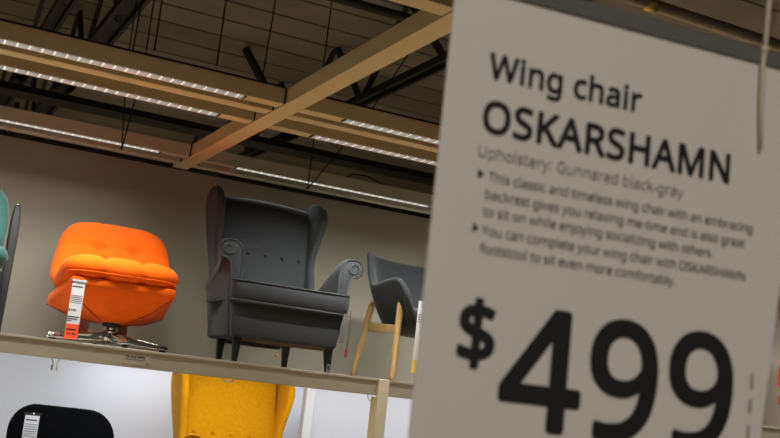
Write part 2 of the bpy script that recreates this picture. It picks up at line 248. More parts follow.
# ------------------------------------------------------------------ lettering (outlines of each character, units of 1/1000)
GL = json.loads(r'''{" ":[175,[]],"$":[384,[[170,-39,170,33,152,34,133,35,116,37,98,39,81,42,66,46,53,50,42,55,42,112,54,107,68,102,83,98,100,93,118,90,135,87,153,85,170,85,170,220,139,230,112,241,90,253,73,266,59,281,49,299,44,319,42,341,44,365,50,385,61,404,76,419,95,432,117,441,142,447,170,451,170,510,213,510,213,451,230,451,247,449,263,447,278,444,292,440,306,436,319,431,331,426,313,377,302,381,290,385,278,389,266,392,253,395,240,397,226,399,213,400,213,265,234,259,254,252,271,245,287,238,301,230,313,222,323,213,331,202,338,191,343,178,346,164,347,148,344,125,338,105,327,87,312,72,292,58,269,48,243,40,213,36,213,-39],[170,280,170,399,153,397,138,393,126,388,117,382,109,375,104,366,100,356,99,346,100,333,103,322,108,313,115,305,124,298,136,291,151,285],[213,88,231,91,247,95,260,100,271,106,279,114,284,123,288,133,289,144,288,156,285,166,280,175,273,182,263,189,250,195,233,201,213,206]]],"-":[216,[[27,154,27,206,189,206,189,154]]],".":[180,[[89,-9,81,-9,74,-7,67,-3,60,1,55,8,51,15,49,25,48,36,49,48,51,57,55,65,60,71,67,76,74,79,81,81,89,81,98,81,106,79,113,76,119,71,125,65,129,57,131,48,132,36,131,25,129,15,125,8,119,1,113,-3,106,-7,98,-9]]],"1":[384,[[181,0,181,335,181,349,181,361,181,372,181,381,183,418,164,400,142,381,91,339,60,379,189,480,238,480,238,0]]],"4":[384,[[244,0,244,109,14,109,14,159,240,482,301,482,301,162,371,162,371,109,301,109,301,0],[72,162,244,162,244,313,244,330,244,345,244,359,245,372,247,419,244,419,242,413,238,406,235,399,231,392,227,384,223,378,219,372,216,367]]],"9":[384,[[129,-7,122,-7,114,-6,106,-6,98,-5,89,-4,82,-3,75,-2,69,0,69,50,82,47,96,44,112,42,128,42,150,43,171,46,189,50,205,57,220,66,233,75,244,86,254,99,262,113,269,128,275,144,280,161,284,179,286,197,288,216,289,235,285,235,277,224,267,214,256,204,243,196,228,189,211,183,192,180,171,179,142,182,115,189,92,201,72,217,55,238,43,263,36,292,34,324,35,349,38,371,44,392,53,411,63,428,76,443,90,456,106,467,124,475,143,481,164,485,187,486,209,485,230,480,250,473,269,463,287,450,302,434,316,415,328,393,337,368,344,340,348,309,349,275,349,249,347,223,344,198,340,173,335,149,327,125,318,103,307,82,294,63,279,46,261,31,240,17,217,7,191,-1,161,-5],[184,226,200,226,214,229,227,233,240,239,251,246,261,254,269,262,276,272,282,282,286,292,289,303,289,314,289,328,287,342,283,357,278,371,272,384,264,397,254,408,244,418,232,426,218,432,203,435,187,437,167,435,149,430,133,421,119,409,107,393,99,374,94,351,92,325,93,303,98,284,105,267,115,252,127,241,143,232,162,227]]],":":[180,[[89,278,81,279,74,281,67,284,60,289,55,295,51,303,49,312,48,324,49,336,51,345,55,353,60,359,67,364,74,367,81,369,89,369,98,369,106,367,113,364,119,359,125,353,129,345,131,336,132,324,131,312,129,303,125,295,119,289,113,284,106,281,98,279],[89,-9,81,-9,74,-7,67,-3,60,1,55,8,51,15,49,25,48,36,49,48,51,57,55,65,60,71,67,76,74,79,81,81,89,81,98,81,106,79,113,76,119,71,125,65,129,57,131,48,132,36,131,25,129,15,125,8,119,1,113,-3,106,-7,98,-9]]],"A":[429,[[0,0,187,482,242,482,428,0,366,0,308,148,118,148,61,0],[138,202,290,202,236,347,230,367,221,396,214,419,211,409,209,399,206,388,203,378,193,347]]],"F":[349,[[65,0,65,480,333,480,333,426,126,426,126,257,320,257,320,203,126,203,126,0]]],"G":[489,[[271,-7,235,-5,202,1,172,10,145,23,121,40,100,59,82,82,67,108,56,137,48,169,43,203,41,240,43,276,48,310,58,341,71,370,87,396,107,419,129,439,155,456,185,469,217,479,252,484,289,486,309,486,329,484,347,482,366,479,383,475,400,470,417,464,433,458,410,406,397,411,383,416,368,421,352,425,336,429,320,431,303,433,286,433,245,430,210,420,178,404,152,381,131,353,116,320,107,282,104,240,105,212,109,186,114,161,123,139,133,118,146,100,162,84,181,70,202,59,226,52,254,47,285,46,300,46,314,47,327,48,338,49,349,51,360,53,369,55,379,57,379,199,273,199,273,253,439,253,439,18,420,12,400,7,380,3,361,-1,340,-3,318,-5,295,-6]]],"H":[498,[[65,0,65,480,126,480,126,277,371,277,371,480,432,480,432,0,371,0,371,224,126,224,126,0]]],"K":[416,[[65,0,65,480,126,480,126,243,167,289,208,334,338,480,408,480,218,271,416,0,345,0,175,229,126,186,126,0]]],"M":[609,[[65,0,65,480,154,480,302,87,305,87,455,480,544,480,544,0,484,0,484,295,484,312,485,330,485,347,486,364,489,420,486,420,326,0,277,0,119,420,116,420,117,409,118,396,119,381,120,364,120,347,121,328,121,310,121,291,121,0]]],"N":[510,[[65,0,65,480,135,480,391,83,394,83,392,115,390,162,389,174,389,186,389,198,389,209,389,480,445,480,445,0,375,0,118,398,116,398,117,386,117,372,118,357,119,340,120,322,120,304,121,286,121,268,121,0]]],"O":[525,[[263,-7,227,-5,194,1,165,11,139,24,116,41,96,61,79,84,65,111,55,140,47,171,42,205,41,241,42,277,47,310,55,341,65,370,79,396,96,419,116,439,139,456,165,470,195,479,227,485,263,487,298,485,329,479,358,470,384,456,407,440,427,420,444,397,458,370,469,341,477,310,482,277,484,240,482,204,477,171,469,139,458,110,444,84,427,61,407,41,384,24,358,11,329,1,297,-5],[263,46,301,49,333,59,361,75,382,98,399,126,410,159,417,198,420,240,417,283,410,321,399,354,382,382,361,405,334,421,301,431,263,434,225,431,193,421,165,405,143,382,126,354,114,321,107,283,105,240,107,198,114,159,126,126,143,98,165,75,192,59,225,49]]],"R":[418,[[65,0,65,480,197,480,239,477,275,471,305,460,329,446,348,426,361,403,369,375,372,343,371,325,369,308,364,293,358,279,350,267,342,256,332,247,322,239,311,232,300,225,288,220,276,215,408,0,337,0,221,198,126,198,126,0],[126,249,197,249,225,251,248,255,267,262,283,272,294,285,303,301,308,319,310,340,308,362,303,381,294,396,281,407,265,416,245,422,222,426,194,427,126,427]]],"S":[369,[[166,-7,146,-6,127,-5,109,-3,91,-1,75,3,60,7,46,11,34,16,34,74,47,69,61,64,77,59,94,54,112,51,131,48,150,46,169,46,194,47,216,51,234,57,249,66,261,78,270,91,275,106,277,123,276,134,274,145,271,154,267,163,261,170,253,178,243,185,232,192,219,199,203,207,184,214,164,222,135,233,110,246,89,261,72,276,58,294,48,314,42,338,40,364,42,382,45,400,51,415,60,429,70,442,83,454,97,463,114,471,132,478,151,483,172,485,193,486,213,486,231,484,249,482,266,479,282,475,297,470,312,465,326,459,307,408,294,413,281,418,267,422,253,426,238,429,223,431,208,433,192,433,171,432,153,428,137,422,124,414,114,404,107,392,103,378,101,363,102,352,104,341,107,332,111,323,117,315,125,308,134,301,144,294,157,288,171,281,188,274,206,267,227,259,245,251,262,242,278,233,291,224,303,214,314,203,322,191,329,178,333,163,336,146,337,128,334,98,326,72,311,48,291,29,266,13,236,2,203,-4]]],"T":[373,[[156,0,156,426,7,426,7,480,366,480,366,426,217,426,217,0]]],"U":[491,[[243,-7,201,-4,164,5,133,21,107,42,87,68,72,98,63,133,60,171,60,480,121,480,121,169,123,141,129,117,138,96,152,78,170,64,191,54,217,48,246,46,277,48,303,54,324,65,341,80,354,99,363,120,368,143,370,169,370,480,430,480,430,169,429,145,425,122,418,100,410,80,398,61,384,44,368,29,348,16,326,6,301,-1,274,-5]]],"W":[625,[[135,0,8,480,71,480,146,187,150,171,153,156,157,141,160,127,162,113,165,99,167,86,169,73,170,86,173,100,175,114,179,130,182,145,186,160,190,175,194,190,279,480,341,480,429,188,434,173,438,157,442,142,445,127,448,112,451,98,453,85,455,73,457,85,459,98,462,112,465,127,468,141,471,156,475,172,479,187,553,480,616,480,488,0,427,0,334,314,323,353,320,363,318,372,316,380,314,388,310,409,309,403,308,395,305,385,303,372,299,357,295,343,291,328,287,312,196,0]]],"Y":[380,[[160,0,160,183,0,480,66,480,190,244,315,480,380,480,220,186,220,0]]],"a":[377,[[144,-7,121,-5,100,0,80,8,63,19,49,34,39,52,33,74,31,100,34,125,41,148,55,167,73,183,97,196,127,206,162,212,203,215,265,217,265,238,263,259,260,277,254,290,245,301,234,309,222,314,207,317,190,318,176,318,163,316,149,314,136,310,124,306,112,301,100,296,89,291,71,335,83,341,96,347,111,352,126,357,143,361,159,364,176,365,193,366,224,364,251,359,273,350,291,337,305,321,314,300,320,275,322,245,322,0,279,0,268,51,265,51,253,37,241,25,229,15,216,7,202,1,185,-3,166,-6],[158,41,180,43,200,47,218,55,234,66,247,80,256,98,262,119,264,144,264,176,211,174,180,172,154,167,133,161,118,152,107,142,98,130,94,116,92,99,93,85,97,73,102,63,110,55,120,49,132,44,144,42]]],"b":[413,[[228,-7,207,-6,189,-3,173,2,158,9,146,17,134,26,125,35,116,46,111,46,99,0,57,0,57,510,116,510,116,386,116,375,116,364,116,354,115,344,115,334,114,326,113,319,113,312,116,312,125,323,134,333,146,342,158,351,173,357,189,362,207,365,228,366,260,363,288,354,313,340,335,319,353,293,366,261,374,223,376,180,374,137,366,99,353,67,335,40,313,20,288,5,259,-4],[219,42,242,45,261,51,278,62,291,78,302,98,309,121,313,149,315,181,309,240,291,283,260,308,218,317,191,315,169,309,152,298,138,284,129,265,122,242,118,214,116,182,116,179,118,148,122,121,128,97,138,78,151,62,169,51,192,45]]],"c":[322,[[201,-7,178,-5,156,-2,136,4,117,13,99,24,83,38,70,54,58,73,49,95,42,120,38,147,37,178,38,210,42,238,49,264,59,286,71,306,85,322,101,336,119,347,139,356,160,362,182,365,206,367,219,366,233,365,246,363,259,361,271,358,282,355,292,351,300,347,282,298,274,301,265,304,255,307,244,310,234,312,224,314,214,315,204,315,158,306,125,281,105,238,98,179,100,148,105,121,113,98,124,79,138,64,156,53,177,46,201,44,215,45,229,46,241,48,253,50,264,54,274,57,285,61,294,65,294,13,285,8,275,4,265,1,254,-2,243,-4,230,-5,216,-6]]],"d":[413,[[185,-7,153,-4,124,5,99,20,77,40,60,66,47,98,39,136,37,179,39,223,47,261,60,293,78,319,100,340,125,355,153,364,185,367,205,366,223,363,239,358,254,351,266,343,278,334,288,324,297,314,301,314,299,339,298,348,297,355,297,361,297,367,297,510,356,510,356,0,308,0,300,48,297,48,288,37,278,27,267,18,254,9,239,2,223,-3,205,-6],[194,42,221,44,243,50,261,60,274,74,284,91,292,113,296,138,298,168,298,179,296,210,292,238,285,262,275,282,262,297,244,309,221,315,193,318,171,315,152,308,135,296,122,280,111,259,104,235,100,208,98,178,100,148,104,121,111,98,122,78,135,62,152,51,171,45]]],"e":[379,[[210,-7,185,-5,162,-2,140,5,120,14,101,26,85,40,71,57,59,76,49,98,42,122,38,149,37,177,38,206,42,232,48,257,57,279,68,299,81,316,96,331,112,344,131,354,151,361,173,365,196,367,218,365,239,362,258,355,276,347,291,335,305,322,317,307,327,290,335,271,340,250,343,228,345,204,345,169,98,169,101,140,107,115,116,93,129,76,146,62,165,52,188,46,213,44,230,44,245,45,260,47,274,50,287,54,301,58,314,63,328,69,328,17,315,11,301,6,287,2,274,-1,260,-4,245,-5,228,-6],[99,216,283,216,281,237,277,257,271,274,262,290,250,302,234,311,216,317,195,318,175,317,158,312,142,303,129,291,118,276,109,259,103,238]]],"f":[231,[[73,0,73,314,10,314,10,342,73,362,73,383,75,415,81,443,91,465,104,483,121,497,141,506,164,512,190,514,201,514,211,513,220,512,229,510,238,508,246,506,253,504,260,502,244,455,220,462,213,464,205,465,198,465,191,465,177,464,165,460,155,454,147,446,140,434,136,420,133,403,132,383,132,360,223,360,223,314,132,314,132,0]]],"g":[413,[[195,-161,157,-160,123,-155,92,-148,65,-138,65,-84,93,-96,125,-105,160,-110,198,-112,220,-110,240,-105,256,-97,271,-85,283,-70,291,-53,296,-33,298,-11,298,3,298,27,300,48,297,48,276,24,251,7,221,-3,185,-7,152,-4,123,6,98,21,76,42,59,69,47,101,39,138,37,179,39,220,47,256,59,288,76,316,98,338,123,354,152,364,185,367,202,366,219,363,234,359,249,353,263,346,275,336,287,325,298,312,301,312,309,360,356,360,356,-6,353,-42,346,-74,334,-100,317,-122,294,-139,267,-151,233,-159],[194,42,219,43,241,49,259,58,273,71,284,88,292,109,297,135,298,165,298,179,297,214,292,243,284,267,273,285,258,299,240,309,218,315,193,317,172,315,153,308,137,297,123,281,112,261,104,237,100,210,98,179,100,147,104,120,112,96,123,77,136,61,153,50,172,44]]],"h":[415,[[57,0,57,510,116,510,116,361,116,347,115,335,114,322,113,310,117,310,126,323,137,334,150,344,164,352,179,358,195,362,212,365,229,366,260,364,287,358,309,348,328,335,342,317,352,294,359,267,361,234,361,0,302,0,302,230,297,268,282,295,257,312,222,317,194,315,171,309,152,298,139,283,129,264,122,242,118,216,116,186,116,0]]],"i":[173,[[87,420,80,420,74,422,68,425,62,429,58,434,55,441,53,449,52,457,53,466,55,474,58,481,62,486,68,490,74,493,80,494,87,495,94,494,100,493,106,490,111,486,116,481,119,474,121,466,122,457,121,449,119,441,116,434,111,429,106,425,100,422,94,420],[57,0,57,360,116,360,116,0]]],"j":[173,[[87,420,80,420,74,422,68,425,62,429,58,434,55,441,53,449,52,457,53,466,55,474,58,481,62,486,68,490,74,493,80,494,87,495,94,494,100,493,106,490,111,486,116,481,119,474,121,466,122,457,121,449,119,441,116,434,111,429,106,425,100,422,94,420],[15,-161,7,-161,-1,-161,-8,-160,-15,-159,-21,-158,-27,-156,-32,-155,-37,-153,-37,-105,-16,-110,-11,-111,-5,-112,1,-112,7,-112,18,-111,27,-109,35,-106,43,-100,49,-93,54,-83,56,-71,57,-56,57,360,116,360,116,-54,115,-78,110,-99,103,-117,92,-133,78,-145,61,-154,39,-159]]],"k":[359,[[57,0,57,510,116,510,116,244,115,216,113,185,116,185,128,201,144,221,158,238,273,360,343,360,197,206,353,0,281,0,156,168,116,132,116,0]]],"l":[173,[[57,0,57,510,116,510,116,0]]],"m":[628,[[57,0,57,360,105,360,113,311,117,311,126,324,137,336,149,345,162,353,177,359,192,363,207,366,223,367,262,363,293,352,317,333,333,306,336,306,346,321,358,333,371,344,386,352,402,358,418,363,435,366,452,367,481,365,505,359,526,349,543,335,557,317,566,295,572,267,574,234,574,0,515,0,515,232,511,269,497,296,474,312,442,317,418,315,397,309,380,300,367,287,357,270,350,250,346,226,345,199,345,0,286,0,286,232,281,269,268,296,245,312,212,317,187,315,166,309,150,298,137,283,128,265,121,242,117,216,116,187,116,0]]],"n":[415,[[57,0,57,360,105,360,113,311,117,311,126,324,138,336,151,345,165,353,181,359,197,363,213,366,230,367,261,365,287,359,309,349,328,335,342,317,352,295,359,267,361,234,361,0,302,0,302,230,297,268,282,295,257,312,222,317,194,315,171,309,153,298,139,283,129,265,122,242,118,216,116,187,116,0]]],"o":[406,[[202,-7,179,-5,157,-1,136,6,117,15,100,27,84,42,70,59,58,79,49,101,42,125,38,152,37,181,40,223,48,260,62,292,82,318,106,339,135,355,168,364,204,367,228,365,250,361,271,354,290,345,308,333,324,318,337,301,349,282,358,260,365,236,369,209,370,181,367,139,359,101,345,69,325,42,300,21,271,6,239,-4],[203,42,229,45,251,52,269,63,283,80,295,100,303,123,307,150,309,181,307,211,303,238,295,261,283,281,269,297,251,308,229,315,203,317,177,315,155,308,137,297,123,281,112,261,104,238,100,211,98,181,100,150,104,123,112,100,123,80,138,63,156,52,178,45]]],"p":[413,[[57,-161,57,360,105,360,113,311,116,311,125,322,135,333,146,342,158,351,173,358,189,363,208,366,228,367,260,364,288,355,314,341,335,320,353,294,366,262,374,224,376,181,374,137,366,100,353,68,335,41,313,20,288,5,260,-4,228,-7,208,-6,190,-3,173,2,159,9,146,17,135,26,125,36,116,46,112,46,115,17,115,8,116,1,116,-7,116,-13,116,-161],[219,42,235,43,249,47,262,53,273,60,283,70,291,82,299,95,305,110,309,126,312,143,314,162,315,181,313,211,309,237,302,260,291,280,278,296,261,308,241,315,218,317,192,315,171,309,153,300,140,286,130,269,123,247,118,222,116,192,116,181,118,149,122,122,128,98,138,78,151,63,169,51,192,45]]],"r":[277,[[57,0,57,360,105,360,112,294,115,294,124,308,135,322,147,334,160,345,174,355,190,361,207,365,225,367,247,366,267,363,260,308,241,312,221,313,207,312,194,309,182,304,169,298,158,290,147,280,138,268,131,256,124,241,120,226,117,210,116,192,116,0]]],"s":[322,[[148,-7,130,-6,113,-5,97,-3,83,-1,70,3,57,7,46,11,35,16,35,70,46,65,59,60,72,55,87,50,102,46,118,43,133,42,149,41,170,42,188,45,203,49,214,55,223,63,229,72,233,83,234,94,234,101,233,107,230,113,227,118,223,124,217,129,209,134,200,140,190,145,177,151,162,157,146,164,129,171,113,177,99,184,86,191,74,198,64,206,55,214,48,223,42,233,38,244,35,257,34,271,37,293,44,312,55,328,72,342,92,353,115,360,140,365,169,367,185,366,201,365,216,363,231,360,245,357,258,353,271,348,284,343,264,296,252,300,241,304,229,308,216,312,204,315,191,317,178,318,165,318,148,318,133,315,120,312,110,307,101,300,95,293,92,284,91,275,91,268,93,261,96,255,99,249,104,244,111,239,119,234,129,229,140,224,152,219,167,212,183,206,200,200,215,193,229,186,242,180,253,172,263,165,272,156,279,147,284,137,288,126,291,113,291,99,289,75,282,53,270,35,253,20,231,8,207,0,179,-5]]],"t":[242,[[167,-7,153,-6,140,-4,127,-1,115,3,104,9,94,16,85,26,77,37,70,50,65,66,63,84,62,105,62,314,11,314,11,343,62,366,86,443,121,443,121,360,225,360,225,314,121,314,121,106,122,91,125,77,130,66,137,57,145,51,155,46,165,43,177,42,184,42,191,42,198,43,205,44,212,45,218,46,223,48,228,49,228,4,222,2,216,0,209,-2,201,-4,192,-5,184,-6,175,-7]]],"u":[415,[[184,-7,153,-5,127,1,104,11,86,25,72,42,61,65,55,92,53,124,53,360,113,360,113,128,118,91,133,64,158,48,193,42,220,44,243,51,262,61,276,76,286,95,293,117,297,143,299,173,299,360,358,360,358,0,310,0,301,48,298,48,289,35,277,23,264,14,250,6,234,1,218,-3,201,-6]]],"v":[341,[[136,0,0,360,63,360,140,148,151,115,162,80,164,72,166,65,167,58,169,52,171,52,179,81,182,89,184,98,187,107,190,116,201,148,278,360,341,360,204,0]]],"w":[528,[[106,1,7,361,69,361,118,169,122,154,125,140,129,125,132,110,135,96,138,83,140,71,142,61,144,61,151,89,159,125,162,134,164,142,166,150,169,158,232,361,297,361,359,158,362,146,366,134,370,121,373,108,376,95,379,83,381,72,383,62,385,62,387,71,389,82,391,94,395,108,398,123,402,138,406,153,410,169,460,361,520,361,420,1,351,1,289,203,285,217,281,231,278,244,274,258,265,299,262,299,260,291,258,281,256,270,253,258,250,244,246,231,242,217,238,203,173,1]]],"x":[355,[[12,0,142,184,18,360,85,360,178,224,270,360,336,360,212,184,343,0,276,0,178,144,79,0]]],"y":[343,[[56,-161,49,-161,41,-161,35,-160,28,-160,7,-156,7,-109,25,-111,30,-112,36,-112,41,-113,47,-113,62,-112,75,-108,87,-103,97,-95,106,-86,114,-75,121,-63,127,-49,146,-1,1,360,64,360,142,155,147,142,151,129,156,116,160,104,164,92,167,80,170,68,172,57,175,57,177,66,180,76,183,88,187,101,191,115,196,128,201,142,206,156,279,360,343,360,187,-50,177,-74,166,-96,153,-115,139,-131,122,-144,103,-154,81,-159]]],"z":[316,[[26,0,26,39,220,314,38,314,38,360,285,360,285,316,94,46,289,46,289,0]]]}''')
CAP = max(GL['H'][1][0][1::2])
def text_width(s, tr=0): return sum(GL[c][0]+tr for c in s)
def lettering(name, lines, m, parent, bold=0., y=-.0012, depth=.0003):
    """lines: (string, x left, z baseline, capital height, width or None) in the parent's xz plane, facing -y; returns ONE mesh"""
    cu = bpy.data.curves.new(name, 'CURVE'); cu.dimensions = '2D'; cu.fill_mode = 'BOTH'
    for s, x0, z0, cap, width in lines:
        k = cap/CAP; first = GL[s[0]]; lsb = min(first[1][0][0::2]) if first[1] else 0
        last = s[-1]; rsb = GL[last][0]-max(max(c[0::2]) for c in GL[last][1])
        nat = text_width(s)-lsb-rsb
        tr = (width/k-nat)/max(1,len(s)-1) if width else 0
        x = -lsb
        for c in s:
            adv, cont = GL[c]
            for pts in cont:
                n = len(pts)//2; sp = cu.splines.new('POLY'); sp.points.add(n-1); sp.use_cyclic_u = True
                for i in range(n): sp.points[i].co = (x0+(x+pts[2*i])*k, z0+pts[2*i+1]*k, 0, 1)
            x += adv+tr
    tmp = bpy.data.objects.new(name, cu); COL.objects.link(tmp)
    dg = bpy.context.evaluated_depsgraph_get()
    me = bpy.data.meshes.new_from_object(tmp.evaluated_get(dg))
    bpy.data.objects.remove(tmp)
    bm = B(); bm.from_mesh(me); bpy.data.meshes.remove(me)
    for v in bm.verts: v.co = Vector((v.co.x, y, v.co.y))
    if bold:                       # heavier strokes: the outline grown evenly all round
        base = B(); base.from_mesh(bm_mesh(bm)); bm.clear()
        for q in range(12):
            a = 2*PI*q/12; n0 = len(bm.verts)
            me2 = bm_mesh(base); bm.from_mesh(me2); bm.verts.ensure_lookup_table()
            for v in bm.verts[n0:]: v.co += Vector((bold*math.cos(a), -.000012*q, bold*math.sin(a)))
        base.free()
    return obj(name, bm, m, parent, smooth=False)
def bm_mesh(bm):
    me = bpy.data.meshes.new('outline'); bm.to_mesh(me); return me
def flat_bars(name, rects, m, parent, y=-.0012):
    bm = B()
    for x0, x1, z0, z1 in rects: box(bm, x0, x1, y-.0002, y, z0, z1)
    return obj(name, bm, m, parent, smooth=False)

# ================================================================== CAMERA  (50 mm, tilted and rolled, standing in the aisle)
cam_d = bpy.data.cameras.new('camera'); cam = bpy.data.objects.new('camera', cam_d); COL.objects.link(cam)
Rm = Matrix((( 0.891,-0.172,-0.421),(-0.442,-0.103,-0.891),( 0.110, 0.980,-0.167)))
AZ, PT, RL = math.radians(25.3), math.atan(183.7/1083), math.atan(.112)
F = Vector((math.sin(AZ)*math.cos(PT), math.cos(AZ)*math.cos(PT), math.sin(PT)))
R0 = Vector((math.cos(AZ), -math.sin(AZ), 0)); U0 = R0.cross(F)
R = R0*math.cos(RL)+U0*math.sin(RL); U = U0*math.cos(RL)-R0*math.sin(RL)
cam.matrix_world = Matrix(((R.x,U.x,-F.x,0),(R.y,U.y,-F.y,0),(R.z,U.z,-F.z,1.6),(0,0,0,1)))
cam_d.sensor_width = 36; cam_d.lens = 36*1083/780; cam_d.clip_start = .05
cam_d.dof.use_dof = True; cam_d.dof.focus_distance = 6.0; cam_d.dof.aperture_fstop = 11
sc.camera = cam

# ================================================================== THE SETTING
SH = 1.73          # top of the upper display shelf
LOW = .667         # top of the lower display platform
WY = 6.75          # face of the display wall
BZ = 2.93          # underside of the lighting grid
struct(obj('floor', box(B(), -6, 13, -5, 16, -.1, 0), M['floor'], smooth=False))
bm = B()
YS = [-5+.47*i for i in range(46)]
prof = []
for y in YS: prof += [(y,4.80),(y+.43,4.80),(y+.44,4.83),(y+.46,4.83)]
v0 = [bm.verts.new((-6,y,z)) for y, z in prof]; v1 = [bm.verts.new((13,y,z)) for y, z in prof]
for i in range(len(prof)-1): bm.faces.new((v0[i],v0[i+1],v1[i+1],v1[i]))
struct(obj('ceiling', bm, M['roof'], smooth=False))
struct(obj('wall_back', box(B(), -4, 11, WY, WY+.12, SH-.03, 2.922), M['wall'], smooth=False))
struct(obj('wall_lower', box(B(), -4, 11, WY, WY+.12, 0, SH-.03), M['lowwall'], smooth=False))
struct(obj('wall_far', box(B(), -6, 13, 16, 16.1, 0, 4.8), M['farwall'], smooth=False))

# ------------------------------------------------------------------ shelf
t = thing('display_shelf', 'long cream display shelf carrying the row of armchairs against the taupe wall', 'shelf', (0,0,0))
obj('shelf_board', box(B(), -4, 10.9, 5.525, WY-.005, SH-.014, SH), M['board'], t, smooth=False, bevel=.002, seg=1)
def fascia(x0, x1, zl, zr):
    bm = B()
    prof = [(5.50,-.092),(5.525,-.092),(5.525,0),(5.494,0),(5.494,-.012),(5.50,-.014)]
    loft(bm, [[(x0,y,SH+z+zl) for y, z in prof],[(x1,y,SH+z+zr) for y, z in prof]])
    return obj('fascia_board', bm, M['fascia'], t, smooth=False, bevel=.0015, seg=2)
fascia(-4, 1.005, .0, -.001)
fascia(1.005, 2.117, -.003, 0)
fascia(2.117, 2.70, -.003, -.001)
fascia(2.70, 6.3, 0, 0)
fascia(6.303, 10.9, 0, 0)
for x, lab in ((2.632,'square cream post standing in front of the shelf edge under the bucket chair'),(6.30,'square cream post far along the shelf behind the sign')):
    bm = prism(B(), [(5.468,0),(5.555,0),(5.555,1.630),(5.492,1.630),(5.492,SH-.002),(5.468,SH-.002)], 0, x, x+.064)
    tag(obj('shelf_post', bm, M['post'], None, smooth=False, bevel=.002, seg=2), lab, 'post', 'posts carrying the shelf')
s = thing('safety_sticker', 'small printed safety sticker on the shelf edge below the orange swivel chair', 'sticker', (1.228,5.4985,1.672))
obj('backing', box(B(), -.012, .125, 0, .0012, -.02, .03), mat('cream sticker film', (162,155,135), .5), s, smooth=False)
lettering('lettering', [('For your safety', 0, .0145, .0105, .098)], M['ink'], s, bold=.0006, y=-.0006)
flat_bars('small_print', [(.0,.030,.0035,.0065),(.033,.058,.0035,.0065),(.061,.098,.0035,.0065),(.104,.121,-.013,-.008)], M['inkg'], s, y=-.0006)

t = thing('display_platform', 'low cream display platform under the shelf carrying the yellow and black chairs', 'platform', (0,0,0))
obj('deck', box(B(), -4, 10.9, 5.56, WY-.005, LOW-.04, LOW), M['board'], t, smooth=False, bevel=.003, seg=1)
obj('front_panel', box(B(), -4, 10.9, 5.57, 5.59, 0, LOW-.04), M['fascia'], t, smooth=False)

# white framed panel leaning on the lower wall
t = thing('backing_board', 'white framed backing panel standing on the platform beside the yellow wing chair', 'panel', (0,0,0))
obj('board', box(B(), 2.60, 6.2, 6.325, 6.345, LOW, SH-.03), M['lowwall'], t, smooth=False)
obj('frame', box(B(), 2.545, 2.605, 6.30, 6.36, LOW, SH-.03), mat('white lacquered frame', (232,232,232), .5), t, smooth=False, bevel=.003, seg=2)

# ------------------------------------------------------------------ lighting grid
def beam(label, x0, x1, y0, y1, led=None, m='beam', z1=3.008, rail=False, ledm='led', led_y=None):
    t = thing('lighting_beam', label, 'beam', ((x0+x1)/2, (y0+y1)/2, BZ), 0, 'beams of the lighting grid')
    hx, hy = (x1-x0)/2, (y1-y0)/2
    obj('channel', box(B(), -hx, hx, -hy, hy, 0, z1-BZ), M[m], t, smooth=False, bevel=.003, seg=2)
    if led:
        for a, b in led:
            a -= (x0+x1)/2; b -= (x0+x1)/2
            ly0, ly1 = led_y or (-hy+.004, -hy+.056)
            L = obj('light_strip', box(B(), a, b, ly0, ly1, -.004, .001), M[ledm], t, smooth=False)
            obj('end_cap', box(B(), b, b+.012, ly0, ly1, -.005, .002), M['black'], L, smooth=False)
            obj('end_cap', box(B(), a-.012, a, ly0, ly1, -.005, .002), M['black'], L, smooth=False)
    if rail:
        obj('top_rail', box(B(), -hx, hx, -hy+.03, hy-.01, z1-BZ, z1-BZ+.018), M['black'], t, smooth=False)
    return t
XC0, XC1 = 1.620, 1.717
beam('cream beam with LED strip, front one of three, over the orange chair', -3, XC0-.006, 4.720, 4.803, [(-2.6,-1.5),(-1.3,.0),(.03,1.42)], rail=True)
beam('plain cream beam between two lit beams, over the orange chair', -3, XC0-.006, 4.880, 4.968)
beam('cream beam with LED strip, rear one of three, over the orange chair', -3, XC0-.006, 5.155, 5.240, [(-2.6,-1.5),(-1.3,.0),(.03,1.43)])
beam('cream beam with LED strip, front one of three, meeting the sign edge', XC1+.003, 9, 4.725, 4.808, [(1.945,3.3),(3.5,4.8),(5.0,6.3),(6.5,7.6),(7.7,8.8)], rail=True)
beam('plain cream beam between two lit beams, running behind the sign', XC1+.003, 9, 4.885, 4.970)
beam('cream beam with LED strip, rear one of three, meeting the sign edge', XC1+.003, 9, 5.160, 5.245, [(1.955,3.3),(3.5,4.8),(5.0,6.3),(6.5,7.6),(7.7,8.8)])
beam('greyish beam with thin LED strip just above the taupe wall, over the teal chair', -3, XC0-.006, 6.335, 6.400, [(-2.6,-1.5),(-1.3,.0),(.03,1.434)], led_y=(-.020,.014), ledm='led2', m='beamw')
beam('plain pale beam closest to the wall, over the orange chair', -3, XC0-.006, 6.545, 6.625, m='beamw')
beam('greyish beam with thin LED strip above the grey wing chair', XC1+.003, 9, 6.345, 6.410, [(1.93,3.28),(3.5,4.8),(5.0,6.3),(6.5,7.6),(7.7,8.8)], led_y=(-.020,.014), ledm='led2', m='beamw')
beam('plain pale beam closest to the wall, over the grey wing chair', XC1+.003, 9, 6.560, 6.640, m='beamw')
beam('cream beam crossing at the top edge above the sign corner', XC1+.003, 9, 3.085, 3.178)
beam('cream beam crossing near the top edge before the long cross beam', -3, XC0-.006, 3.085, 3.178)
t = thing('cross_beam', 'wide cream cross beam running toward the wall across the light rows', 'beam', ((XC0+XC1)/2, 4.0, BZ))
obj('channel', box(B(), -(XC1-XC0)/2, (XC1-XC0)/2, -4.5, 2.74, -.001, .079), M['beam'], t, smooth=False, bevel=.003, seg=2)
for y in (4.76,4.92,5.2,6.37,6.59,3.13):
    obj('joint_bracket', box(B(), -(XC1-XC0)/2-.006, -(XC1-XC0)/2, y-4-.045, y-4+.045, .004, .082), M['steel'], t, smooth=False)

